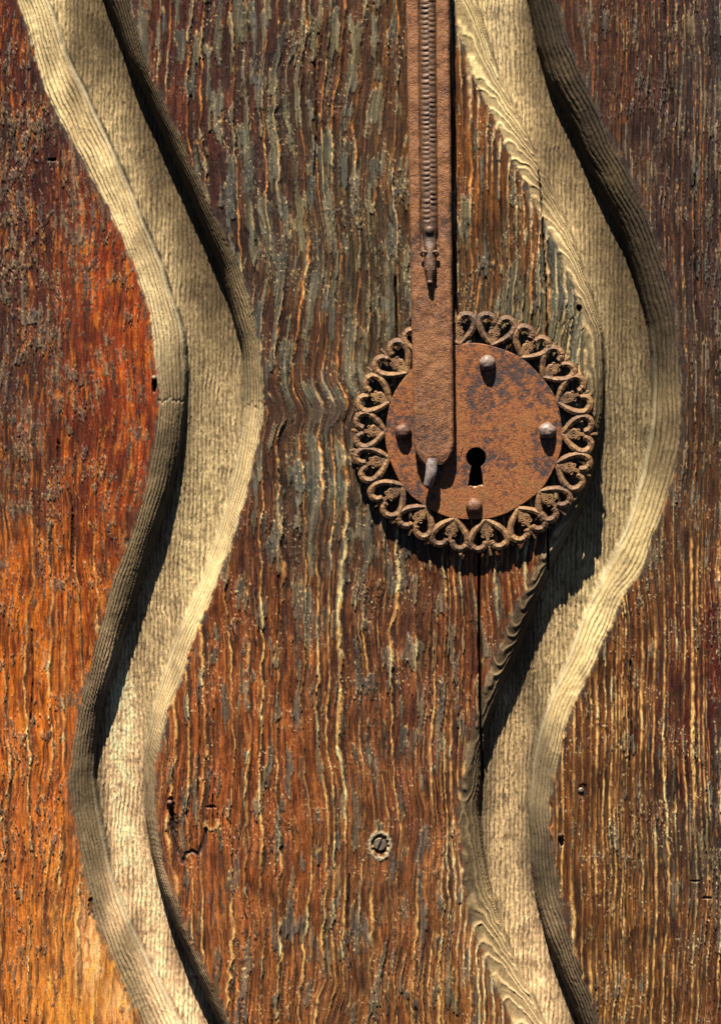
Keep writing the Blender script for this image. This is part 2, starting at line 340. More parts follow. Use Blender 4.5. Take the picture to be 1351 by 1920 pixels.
# grey weathered film / crust: raised flakes with torn bright rims
fs_x = np.select([REG == 0, REG == 1], [7.5, 19.0], 7.0); fs_y = np.select([REG == 0, REG == 1], [36.0, 120.0], 90.0)
fl_n = fb((X - scar + warp) / fs_x, Y / fs_y, 51, 3, 0.62) + 0.45 * (plate - 0.5) * np.where(REG == 1, 0.6, 0.3) + np.where(REG == 0, 0.5, 0.25) * blot
thr = 0.72 - 1.05 * greyamt + 0.10 * (REG == 0) * ss(850, 1100, Y)
film = ss(thr - 0.06, thr + 0.06, fl_n)
frim = np.exp(-((fl_n - thr + 0.02) / 0.075) ** 2)
mixed = fb(X / 45, Y / 140, 59, 3)
greyc = np.stack([0.150 + 0.07 * fibre2 + 0.05 * mixed, 0.114 + 0.055 * fibre2 + 0.028 * mixed, 0.076 + 0.04 * fibre2], -1) * (1 + 0.45 * fibre)[..., None]
teal = ss(0.1, 0.6, fb(X / 90, Y / 120, 57, 2))[..., None]
greyc = greyc * (1 - teal * np.array([0.26, 0.12, 0.02]))
hi_ = ((REG == 1) * (1 - ss(850, 1150, Y)))[..., None]; greyc = greyc * (1 + hi_ * np.array([0.0, 0.16, 0.14]))
col = col + (greyc - col) * (film * np.where(REG == 0, 0.72, 0.85))[..., None]
pale = np.exp(-(((X - 168) / 26) ** 2 + ((Y - 1785) / 75) ** 2)) + 0.7 * np.exp(-(((X - 225) / 30) ** 2 + ((Y - 1890) / 50) ** 2))  # flaked patch at lower left, with light on its raised lip painted in
col = mixc(col, (0.84, 0.45, 0.22), np.clip(1.0 * pale * (0.25 + 0.8 * ss(-0.25, 0.25, fb(X / 9, Y / 40, 155, 3, 0.65))) * (REG == 0), 0, 0.9))
# dark recess lines and bright ridge lines
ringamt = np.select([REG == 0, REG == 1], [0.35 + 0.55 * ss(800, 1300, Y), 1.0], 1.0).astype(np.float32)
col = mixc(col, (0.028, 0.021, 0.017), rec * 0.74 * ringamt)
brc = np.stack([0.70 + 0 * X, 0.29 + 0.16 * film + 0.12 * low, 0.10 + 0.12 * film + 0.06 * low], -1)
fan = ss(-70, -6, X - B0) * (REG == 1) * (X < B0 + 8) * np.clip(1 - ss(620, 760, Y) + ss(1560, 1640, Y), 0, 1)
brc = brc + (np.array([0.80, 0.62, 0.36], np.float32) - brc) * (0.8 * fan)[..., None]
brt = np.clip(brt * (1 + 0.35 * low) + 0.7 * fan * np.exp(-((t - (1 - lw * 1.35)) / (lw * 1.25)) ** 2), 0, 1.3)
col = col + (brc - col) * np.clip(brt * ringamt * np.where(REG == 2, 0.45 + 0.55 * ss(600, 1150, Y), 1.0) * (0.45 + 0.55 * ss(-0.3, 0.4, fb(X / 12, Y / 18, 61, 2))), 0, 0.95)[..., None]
col = mixc(col, (0.60, 0.36, 0.13), np.clip(frim * 0.45 * ss(0.05, 0.6, fb(X / 15, Y / 25, 63, 2)) * (greyamt > 0.06), 0, 1))
fl2 = XR / 6.5 + 0.5 * pn(X / 20, Y / 130, 147); f2 = np.abs(fl2 - np.floor(fl2) - 0.5) * 2
fv2 = np.clip(fb(np.floor(fl2) * 3.3, Y / 85, 149, 3, 0.6), -1, 1)
thin = (1 - ss(0.12, 0.5, f2)) * patch
col = mixc(col, (0.55, 0.25, 0.10), thin * ss(0.18, 0.6, fv2) * np.where(REG == 2, 0.08 + 0.50 * low, 0.14 + 0.36 * low))
col = mixc(col, (0.03, 0.022, 0.018), thin * ss(0.12, 0.5, -fv2) * 0.7)
h_fine = thin * (1.1 * ss(0.18, 0.6, fv2) - 1.3 * ss(0.12, 0.5, -fv2))
glint = ss(0.55, 0.85, fb(X / 4.5, Y / 7.0, 151, 2, 0.7)) * ss(-0.1, 0.4, blot + 0.4 * fibre2)
col = mixc(col, (0.80, 0.62, 0.34), glint * np.where(REG == 0, 0.25, np.where(REG == 2, 0.15 + 0.4 * low, 0.5)))
dk = ss(738, 756, Y + 6 * pn(X / 16, Y / 16, 167) + 0.10 * (560 - X)) * (1 - ss(792, 816, Y + 8 * pn(X / 14, Y / 20, 169) + 0.10 * (560 - X))) * ss(496, 512, X) * (1 - ss(640, 690, X))
col = mixc(col, (0.085, 0.045, 0.030), dk * 0.62)
# sooty crust specks
crust = ss(0.55, 0.8, fb(X / 8.0, Y / 15.0, 67, 3, 0.6) + 0.35 * blot + 0.35 * greyamt - 0.1)
col = mixc(col, (0.045, 0.040, 0.036), crust * (0.7 - 0.45 * ss(900, 1300, Y)) * (REG == 0) + crust * 0.45 * (REG != 0))
h_face = 2.3 * (plate - 0.5) * ringamt * (0.6 + 0.6 * r1) * np.where(REG == 2, 0.72, 1.0) + 2.0 * film + 0.9 * fibre - 0.9 * streak + 1.0 * crust * np.where(REG == 0, 1 - 0.8 * ss(800, 1200, Y), 0.8) + 2.0 * fb(X / 90, Y / 150, 71, 2)
near = np.minimum(np.minimum(np.abs(X - A0), np.abs(X - A3)), np.minimum(np.abs(X - B0), np.abs(X - B3)))
h_face = h_face * (0.3 + 0.7 * ss(2, 14, near)) + h_fine + 0.8 * glint

lum = col @ np.array([0.35, 0.5, 0.15], np.float32)
col = np.clip(lum[..., None] + (col - lum[..., None]) * 1.10, 0.002, 1) * np.clip((lum / 0.115) ** 0.34, 0.42, 1.55)[..., None]
worn = ss(-0.25, 0.45, fb(X / 110, Y / 280, 157, 3))
h_face = h_face * (1 - 0.5 * worn) * np.where(REG == 0, 0.8, 1.0)

# ------- bare carved wood of the grooves; lit rims painted paler, shaded sides darker
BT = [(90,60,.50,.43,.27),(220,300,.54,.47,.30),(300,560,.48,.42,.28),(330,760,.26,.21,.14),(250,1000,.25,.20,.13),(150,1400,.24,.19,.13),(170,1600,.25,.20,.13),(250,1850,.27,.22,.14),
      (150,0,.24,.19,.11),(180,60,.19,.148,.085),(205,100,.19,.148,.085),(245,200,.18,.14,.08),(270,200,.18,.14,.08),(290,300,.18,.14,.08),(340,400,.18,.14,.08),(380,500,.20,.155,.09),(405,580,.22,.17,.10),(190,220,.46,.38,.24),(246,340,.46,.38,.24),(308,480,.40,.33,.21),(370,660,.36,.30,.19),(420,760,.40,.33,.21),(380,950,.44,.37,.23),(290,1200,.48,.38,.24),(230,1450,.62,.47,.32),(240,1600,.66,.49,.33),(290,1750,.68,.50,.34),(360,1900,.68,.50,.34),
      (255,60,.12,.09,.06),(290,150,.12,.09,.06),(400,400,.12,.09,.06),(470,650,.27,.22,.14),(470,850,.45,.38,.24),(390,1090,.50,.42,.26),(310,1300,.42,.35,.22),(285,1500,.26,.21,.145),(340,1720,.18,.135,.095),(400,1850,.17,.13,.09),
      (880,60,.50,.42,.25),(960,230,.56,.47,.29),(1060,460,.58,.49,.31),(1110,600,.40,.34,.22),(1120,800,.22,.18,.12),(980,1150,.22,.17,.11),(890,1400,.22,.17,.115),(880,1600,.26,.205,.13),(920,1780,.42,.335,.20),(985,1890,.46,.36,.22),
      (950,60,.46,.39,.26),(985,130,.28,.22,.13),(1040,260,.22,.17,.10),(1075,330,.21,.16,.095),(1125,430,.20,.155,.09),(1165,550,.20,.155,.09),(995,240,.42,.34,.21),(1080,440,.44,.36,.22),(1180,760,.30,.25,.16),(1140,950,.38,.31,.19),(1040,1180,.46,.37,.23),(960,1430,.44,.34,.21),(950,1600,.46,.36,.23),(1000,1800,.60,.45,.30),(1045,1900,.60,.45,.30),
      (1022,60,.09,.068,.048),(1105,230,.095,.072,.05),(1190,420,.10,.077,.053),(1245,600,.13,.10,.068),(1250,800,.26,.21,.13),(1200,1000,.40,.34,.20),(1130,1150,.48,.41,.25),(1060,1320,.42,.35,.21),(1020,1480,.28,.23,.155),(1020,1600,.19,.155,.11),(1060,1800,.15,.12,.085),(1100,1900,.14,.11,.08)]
def bare_field():
    p = np.array(BT); out = np.zeros(X.shape + (3,), np.float32)
    wsum = np.zeros(X.shape, np.float32)
    for r in p:
        w = np.exp(-(((X - r[0]) / 30) ** 2 + ((Y - r[1]) / 105) ** 2)) + 1e-5
        out += w[..., None] * r[2:5].astype(np.float32); wsum += w
    return out / wsum[..., None]
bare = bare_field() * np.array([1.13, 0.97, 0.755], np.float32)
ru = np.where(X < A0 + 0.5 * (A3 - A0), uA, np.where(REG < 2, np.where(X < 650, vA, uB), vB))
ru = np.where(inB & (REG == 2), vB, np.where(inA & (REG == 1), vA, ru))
_l = bare.mean(-1, keepdims=True); bare = bare * (0.28 + 4.0 * _l)  # widens the painted contrast between lit and shaded groove wood
fine_rim = ru * 8.5 + Z0 * 0.02 + 0.012 * X + 0.55 * fb(X / 60, Y / 160, 75, 2) + 0.10 * fb(X / 9, Y / 30, 76, 2)
fine_flo = (X + 0.35 * warp + 3 * fb(X / 40, Y / 160, 75, 2)) / 8.2
fine = np.where(FLOOR > 0, fine_flo, fine_rim)
ft = fine - np.floor(fine)
fline = ss(0.0, 0.35, ft) * (1 - ss(0.72, 1.0, ft))
fvis = np.clip(0.68 + 0.6 * fb(np.floor(fine) * 2.3, Y / 70, 77, 2), 0.1, 1)
mott = fb(X / 5.5, Y / 9.0, 79, 3, 0.65); mot2 = fb(X / 32, Y / 44, 81, 4, 0.6)
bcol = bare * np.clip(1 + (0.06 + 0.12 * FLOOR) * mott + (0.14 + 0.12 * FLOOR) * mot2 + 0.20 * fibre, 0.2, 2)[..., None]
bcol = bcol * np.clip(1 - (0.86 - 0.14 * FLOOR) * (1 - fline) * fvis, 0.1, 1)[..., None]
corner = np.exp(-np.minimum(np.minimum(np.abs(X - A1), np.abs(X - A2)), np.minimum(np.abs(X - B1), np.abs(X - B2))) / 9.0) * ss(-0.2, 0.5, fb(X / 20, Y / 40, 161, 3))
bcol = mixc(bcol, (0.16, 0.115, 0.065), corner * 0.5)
rope = ((REG == 1) & (X > 650) & (FLOOR == 0))            # wide rings crossing this rim
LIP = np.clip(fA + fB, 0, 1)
bcol = mixc(bcol, (0.80, 0.70, 0.46), LIP * 0.55)  # bright line of the lit crease painted onto the lip
dirt = ss(0.15, 0.7, fb(X / 70, Y / 130, 153, 4, 0.6)); bcol = bcol * (1 - 0.32 * dirt)[..., None]
bcol = np.where(rope[..., None], bare * (1 + 0.12 * mott + 0.15 * fibre)[..., None] * (0.46 + 0.70 * (np.exp(-((t - 0.8) / 0.17) ** 2) + np.exp(-((t + 0.2) / 0.17) ** 2)))[..., None], bcol)
stain = ss(0.45, 0.9, fb(X / 26, Y / 30, 83, 4, 0.65) + 0.1 * mott)
bcol = mixc(bcol, (0.15, 0.085, 0.04), stain * 0.55 * FLOOR)
pitm = ss(0.22, 0.6, fb(X / 3.0, Y / 15, 85, 2, 0.7) + 0.25 * mot2) * FLOOR
bcol = mixc(bcol, (0.10, 0.065, 0.035), pitm * 0.55)
h_bare = np.where(rope, 1.9 * (np.exp(-((t - 0.8) / 0.2) ** 2) + np.exp(-((t + 0.2) / 0.2) ** 2)) + 0.5 * fibre, (1.25 + 0.3 * FLOOR) * (fline - 0.5) * 1.7 * fvis - 0.4 * pitm + 0.4 * fibre) + 0.22 * mott + 0.5 * mot2 + FLOOR * 0.15 * mott

# where the varnish ends: ragged edge around each carved band
def band(e0, e3):
    j = 3.5 * fb(X / 9, Y / 20, 87, 3) + 4 * fb(X / 50, Y / 70, 89, 2)
    return ss(-2.5, 2.5, X + wob + j - e0 - 4) * ss(-2.5, 2.5, e3 - X - wob + j - 4)
BARE = np.clip(band(A0, A3) + band(B0, B3), 0, 1)
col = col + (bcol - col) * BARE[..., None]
grime = np.exp(-((near - 2) / 2.6) ** 2) * ss(-0.45, 0.35, fb(X / 14, Y / 34, 159, 3))
col = mixc(col, (0.075, 0.065, 0.055), grime * 0.6)
H = Z0 + h_face * (1 - BARE) + h_bare * BARE
ROUGH = np.clip(0.52 + 0.22 * film + 0.1 * crust + 0.05 * blot, 0.4, 0.9) * (1 - BARE) + 0.82 * BARE

# quirk: a fine dark cut where rim meets floor, open in places
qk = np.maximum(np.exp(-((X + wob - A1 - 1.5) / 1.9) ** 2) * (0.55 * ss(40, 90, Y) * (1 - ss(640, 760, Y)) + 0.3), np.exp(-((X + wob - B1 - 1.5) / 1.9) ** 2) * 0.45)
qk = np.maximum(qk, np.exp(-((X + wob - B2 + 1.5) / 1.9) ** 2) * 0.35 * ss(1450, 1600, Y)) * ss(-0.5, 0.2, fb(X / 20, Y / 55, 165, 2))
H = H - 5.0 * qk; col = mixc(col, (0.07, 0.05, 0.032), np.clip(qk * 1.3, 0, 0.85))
# seam across the left groove's rims, with the torn grain below it
sm_ = np.exp(-((Y - (750 + 0.05 * (X - 300) + 9 * pn(X / 13, Y / 30, 91) + 6 * pn(X / 5, Y / 40, 92))) / 3.0) ** 2) * (((X > 296) & (X < 350)) | ((X > 456) & (X < 500)))
H -= 1.6 * sm_; col = mixc(col, (0.55, 0.42, 0.24), sm_ * 0.55 * (X < 400)); col = mixc(col, (0.06, 0.05, 0.04), sm_ * 0.35 * (X > 400))

# joints and cracks
def poly_dist(pts):
    d = np.full(X.shape, 1e9, np.float32)
    for (ax, ay), (bx, by) in zip(pts[:-1], pts[1:]):
        vx, vy = bx - ax, by - ay; s = np.clip(((X - ax) * vx + (Y - ay) * vy) / (vx * vx + vy * vy), 0, 1)
        d = np.minimum(d, np.hypot(X - ax - s * vx, Y - ay - s * vy))
    return d
J1 = [(1010,318),(1014,360),(1018,440),(1023,520),(1026,640),(1028,812),(1027,1000),(1027,1068)]
J2 = [(897,812),(897,1040),(898,1180),(899,1290),(902,1380),(905,1465)]
for pts, w, dep in ((J1[:5], 0.9, 12), (J1[4:], 1.4, 24), (J2, 1.4, 24), ([(741,520),(743,580),(744,640)], 1.2, 12), ([(400,1490),(399,1560)], 1.0, 6),
                    ([(1245,0),(1252,110),(1262,230)], 1.0, 3), ([(373,1290),(375,1400),(372,1500)], 0.8, 6), ([(402,1330),(401,1430),(404,1480)], 0.7, 5), ([(521,1080),(524,1130),(520,1200)], 0.9, 6), ([(655,1640),(652,1740),(658,1830)], 0.9, 6), ([(1181,1240),(1184,1330),(1179,1440)], 0.8, 5), ([(60,1180),(63,1260),(58,1350)], 0.9, 5), ([(590,120),(594,240),(589,330)], 0.9, 6), ([(1302,330),(1300,480),(1305,600)], 0.8, 5)):
    d = poly_dist(pts) + 0.5 * pn(X / 8, Y / 22, 93)
    k = 1 - ss(w * 0.6, w * 1.6, d); H = H - dep * k; col = mixc(col, (0.02, 0.016, 0.013), k * 0.85)

# pits, nail holes, chips:  x, y, rx, ry, depth, darkness
for px, py, rx, ry, dep, dk in [(290,722,4,13,14,.8),(1085,578,5,6,12,.8),(320,1512,7,18,6,.75),(326,1545,8,20,2.5,.6),(1052,1576,5,10,7,.7),(1092,1486,9,16,2.5,.55),
                                (396,1513,11,3,3,.6),(1302,1652,10,2,3,.5),(1325,1684,11,2,3,.5),(98,300,9,3,4,.7),(137,1008,3,60,5,.8),(110,850,4,26,4,.75),(712,1583,16,17,4,.1),
                                (170,1700,5,20,4,.7)]:
    q = ((X - px) / rx) ** 2 + ((Y - py) / ry) ** 2 + 0.5 * pn(X / 5, Y / 6, 97)
    k = 1 - ss(0.35, 1.25, q); H = H - dep * k; col = mixc(col, (0.03, 0.024, 0.02), k * dk)
# pale crater lip around the screw, pale splinters near the knot
q = np.hypot((X - 712) / 19, (Y - 1586) / 24) + 0.16 * fb(X / 7, Y / 7, 99, 2)
k = np.exp(-((q - 1.0) / 0.17) ** 2); H += 2.2 * k; col = mixc(col, (0.62, 0.50, 0.30), k * 0.85)
q = np.hypot((X - 397) / 14, (Y - 1545) / 11) + 0.2 * fb(X / 6, Y / 6, 101, 2)
k = np.exp(-((q - 0.9) / 0.25) ** 2) * ss(1535, 1545, Y); H += 1.4 * k; col = mixc(col, (0.70, 0.42, 0.16), k * 0.8)
d = poly_dist([(322,1520),(330,1580),(342,1618),(350,1600),(362,1596),(372,1602),(382,1580),(386,1555)]) + 1.2 * pn(X / 7, Y / 7, 103)
k = 1 - ss(1.5, 4.5, d); H -= 3.0 * k; col = mixc(col, (0.04, 0.032, 0.028), k * 0.85)

# key bore behind the plate
kb = 1 - ss(0.9, 1.05, np.minimum(np.hypot(X - 892, Y - 858) / 24, np.maximum(np.abs(X - 890) / 24, np.abs(Y - 886) / 32)))
H = H - 60 * kb; col = mixc(col, (0.03, 0.024, 0.02), kb)
col = np.clip(col * 0.60, 0.004, 0.6)

DOOR = thing("carved_door", "weathered red-brown wooden door carved with two wavy grey grooves", "door")
ny, nx = X.shape
k_ = 1 - H / DIST * 0                                    # relief stands straight out of the face
VX = ((X - CX) * S).ravel(); VZ = ((BOT - Y) * S).ravel(); VY = (-H * S).ravel()
CO = np.stack([VX, VY, VZ], -1).astype(np.float32)
# normals of the whole relief, so that neighbouring pieces meet without a shading seam
dHx = np.gradient(H, xs, axis=1); dHy = np.gradient(H, ys, axis=0)
NO = np.stack([-dHx.ravel(), -np.ones(H.size), dHy.ravel()], -1); NO /= np.linalg.norm(NO, axis=1, keepdims=True)
idx = np.arange(ny * nx).reshape(ny, nx)
Q = np.stack([idx[:-1, :-1], idx[1:, :-1], idx[1:, 1:], idx[:-1, 1:]], -1).reshape(-1, 4)
fcx = 0.25 * (X[:-1, :-1] + X[1:, :-1] + X[1:, 1:] + X[:-1, 1:]); fcy = 0.5 * (Y[:-1, :-1] + Y[1:, 1:])
fA0, fA3, fB0, fB3 = [0.5 * (e[:-1] + e[1:]) for e in (A0, A3, B0, B3)]
j1 = np.interp(fcy, [p[1] for p in J1], [p[0] for p in J1]); j2 = np.interp(fcy, [p[1] for p in J2], [p[0] for p in J2])
fid = np.where(fcx < fA0, 0, np.where(fcx < fA3, 1, np.where(fcx < fB0, 2, np.where(fcx < fB3, 5, 6))))
fid = np.where((fid == 2) & (fcx > j1) & (fcy > 250) & (fcy < 1120), 4, fid)
fid = np.where((fid == 2) & (fcy > 812) & (fcx > j2) & (fcy < 1500), 3, fid).ravel()
RGBA = np.concatenate([col.reshape(-1, 3), np.ones((ny * nx, 1))], 1).astype(np.float32)
RO = ROUGH.ravel().astype(np.float32)
for i, nm, lb in [(0, "board", "red and orange varnished board at the far left"), (1, "carved_groove", "grey wavy groove carved at the left"),
                  (2, "board", "brown weathered board between the two grooves"), (3, "board", "narrow orange-brown board below the round plate"),
                  (4, "board", "grey board edge right of the round plate"), (5, "carved_groove", "grey wavy groove carved right of the handle"),
                  (6, "board", "dark brown ridged board at the far right")]:
    q = Q[fid == i]
    if len(q) == 0: continue
    used, inv = np.unique(q.ravel(), return_inverse=True)
    me = bpy.data.meshes.new(nm)
    me.vertices.add(len(used)); me.vertices.foreach_set("co", CO[used].ravel())
    me.loops.add(len(inv)); me.loops.foreach_set("vertex_index", inv.astype(np.int32))
    me.polygons.add(len(q)); me.polygons.foreach_set("loop_start", np.arange(0, len(inv), 4, dtype=np.int32))
    me.polygons.foreach_set("use_smooth", np.ones(len(q), bool))
    me.update(calc_edges=True)
    a = me.attributes.new("wood_colour", 'FLOAT_COLOR', 'POINT'); a.data.foreach_set("color", RGBA[used].ravel())
    a = me.attributes.new("wood_gloss", 'FLOAT', 'POINT'); a.data.foreach_set("value", RO[used])
    me.normals_split_custom_set_from_vertices(NO[used])
    me.materials.append(M_WOOD)
    o = link(bpy.data.objects.new(nm, me), DOOR); o["label"] = lb

# the door's thickness behind the relief
CORE_M = rust_material("door_core_wood", [(0.3, (0.08, 0.05, 0.03)), (0.5, (0.14, 0.09, 0.05)), (0.7, (0.18, 0.12, 0.07))], rough=0.8, metal=0, bump=0.3)
per = np.concatenate([idx[0, :], idx[1:, -1], idx[-1, -2::-1], idx[-2:0:-1, 0]])
n = len(per); back = CO[per].copy(); back[:, 1] = 160 * S
me = bpy.data.meshes.new("backing")
me.from_pydata(np.vstack([CO[per] + np.array([0, 0.5 * S, 0]), back]).tolist(), [], [(k, (k + 1) % n, n + (k + 1) % n, n + k) for k in range(n)] + [tuple(range(n, 2 * n))])
me.materials.append(CORE_M); link(bpy.data.objects.new("backing", me), DOOR)

# ------------------------------------------------------------------ nails and the slotted screw in the door
rng = random.Random(4)
def dome(cx, cy, h0, r, h, seg=20, rings=6, jit=0.0, facets=0.0, flat_top=0.0, skirt=3.0):
    vs = []; fs = []
    prof = [(r, h0 - skirt)]
    for i in range(rings):
        a = i / rings * math.pi / 2
        prof.append((r * math.cos(a) ** (0.8), h0 + h * math.sin(a) ** 0.9))
    for rr, hh in prof:
        for k in range(seg):
            th = 2 * math.pi * k / seg
            m = 1 + facets * math.cos(5 * th + cx) + jit * (rng.random() - 0.5)
            vs.append((cx + rr * m * math.cos(th), cy + rr * m * math.sin(th), hh + jit * h * (rng.random() - 0.5) * (hh > h0)))
    for i in range(len(prof) - 1):
        for k in range(seg): fs.append((i * seg + k, i * seg + (k + 1) % seg, (i + 1) * seg + (k + 1) % seg, (i + 1) * seg + k))
    vs.append((cx, cy, h0 + h * (1 - flat_top))); c = len(vs) - 1; b = (len(prof) - 1) * seg
    for k in range(seg): fs.append((b + k, b + (k + 1) % seg, c))
    return vs, fs
v, f = dome(318, 1505, -2, 5.5, 9, jit=0.08); mesh_obj("nail", v, f, NAIL_M, DOOR, label="bent copper-brown nail beside the left groove")
v, f = dome(1050, 1566, -2, 4.5, 9, jit=0.08); mesh_obj("nail", v, f, NAIL_M, DOOR, label="small protruding nail beside the right groove")
v, f = dome(1088, 1482, -3, 6, 4.5, jit=0.12); mesh_obj("nail", v, f, SCREW_M, DOOR, label="dull flat nail head on the right board")
v, f = dome(289, 708, -1, 5, 6, jit=0.1); mesh_obj("nail", v, f, SCREW_M, DOOR, label="grey peg above a slanted hole at the left groove")
# screw: two half discs with a slot between them, over a lower disc
ang = math.radians(-66); ca, sa = math.cos(ang), math.sin(ang); vs = []; fs = []
for sgn in (1, -1):
    ring_ = []
    for k in range(15):
        th = math.acos(2.0 / 12.0) * (2 * k / 14 - 1)
        ring_.append((12 * math.sin(th), sgn * 12 * math.cos(th)))
    for hgt, sc_ in ((-6, 1.0), (1.6, 1.0), (2.6, 0.9)):
        for (a, b) in ring_: 
            b2 = sgn * max(abs(b) * sc_, 2.0)
            vs.append((712 + a * sc_ * ca - b2 * sa, 1583 + a * sc_ * sa + b2 * ca, hgt))
    o = len(vs) - 45
    for i in range(2):
        for k in range(15): fs.append((o + i * 15 + k, o + i * 15 + (k + 1) % 15, o + (i + 1) * 15 + (k + 1) % 15, o + (i + 1) * 15 + k))
    fs.append(tuple(range(o + 30, o + 45)))
o = len(vs)
for k in range(20): vs.append((712 + 11 * math.cos(k * math.pi / 10), 1583 + 11 * math.sin(k * math.pi / 10), -2.5))
fs.append(tuple(range(o, o + 20)))
mesh_obj("screw", vs, fs, SCREW_M, DOOR, smooth=False, label="slotted screw head in a pale crater")

# ------------------------------------------------------------------ round lock plate with pierced heart border
LOCK = thing("lock_plate", "round rusted iron lock plate with keyhole and pierced heart border", "lock plate")
PCX, PCY, PR = 887.0, 810.0, 164.0
TOP = 19.0
def curve_plate(name, outlines, top, thick, bev, mat, parent):
    cu = bpy.data.curves.new(name, 'CURVE'); cu.dimensions = '2D'; cu.fill_mode = 'BOTH'
    cu.extrude = (thick / 2 - bev); cu.bevel_depth = bev; cu.bevel_resolution = 2
    for pts in outlines:
        sp = cu.splines.new('POLY'); sp.points.add(len(pts) - 1); sp.use_cyclic_u = True
        for q, (a, b) in zip(sp.points, pts): q.co = (a, b, 0, 1)
    tmp = bpy.data.objects.new("tmp", cu); C.objects.link(tmp)
    dg = bpy.context.evaluated_depsgraph_get(); me = bpy.data.meshes.new_from_object(tmp.evaluated_get(dg))
    bpy.data.objects.remove(tmp); bpy.data.curves.remove(cu)
    mid = top - thick / 2
    for vtx in me.vertices:
        x, y, z = vtx.co; vtx.co = W(x, y, mid + z)
    me.flip_normals() if False else None
    bm = bmesh.new(); bm.from_mesh(me); bmesh.ops.remove_doubles(bm, verts=bm.verts, dist=0.02 * S)
    bmesh.ops.recalc_face_normals(bm, faces=bm.faces); bm.to_mesh(me); bm.free()
    me.name = name; me.materials.clear(); me.materials.append(mat)
    return link(bpy.data.objects.new(name, me), parent)
disc = [(PCX + (PR + 1.2 * math.sin(3 * a + 1) + 0.8 * math.sin(11 * a)) * math.cos(a), PCY + (PR + 1.2 * math.sin(3 * a + 1) + 0.8 * math.sin(11 * a)) * math.sin(a)) for a in [2 * math.pi * k / 160 for k in range(160)]]
key = []
for k in range(33):
    a = math.radians(90 + 32 + k * (360 - 64) / 32)
    key.append((892 + 20 * math.cos(a), 858 + 20 * math.sin(a)))
key += [(905, 890), (908, 914), (898, 911), (890, 916), (882, 912), (875, 915), (878, 890)]
slit = [(866, 838), (869, 840), (867, 850), (866, 862), (862, 864), (863, 850)]
curve_plate("disc", [disc, key, slit], TOP, 8, 1.6, RUST_DISC, LOCK)
# torn splinters at the foot of the keyhole
vs, fs = merge(*[tube([(a, 917, 11), (a + dx, 917 - l * 0.6, 12.5), (a + dx * 2, 917 - l, 11)], [w, w * 0.75, 0.8], 7, 0.4) for a, dx, l, w in ((880, 0, 7, 5.0), (889, 2, 4.5, 5.5), (901, 1, 8, 6.0))])
mesh_obj("splinter", vs, fs, CHIP_M, LOCK, label="pale torn splinters in the foot of the keyhole")
# rivets
for cx, cy, r, hh, mt in ((913, 681, 15.5, 17, POLISH), (755, 809, 15.5, 17, RIVET_M), (1025, 808, 16, 18, POLISH), (888, 949, 15.5, 14, RIVET_M)):
    v, f = dome(cx, cy, TOP, r, hh, seg=22, rings=7, jit=0.085, facets=0.05, flat_top=0.05, skirt=24)
    # hand forged head: shaft side stays steep, top flattened
    mesh_obj("rivet", v, f, mt, LOCK)
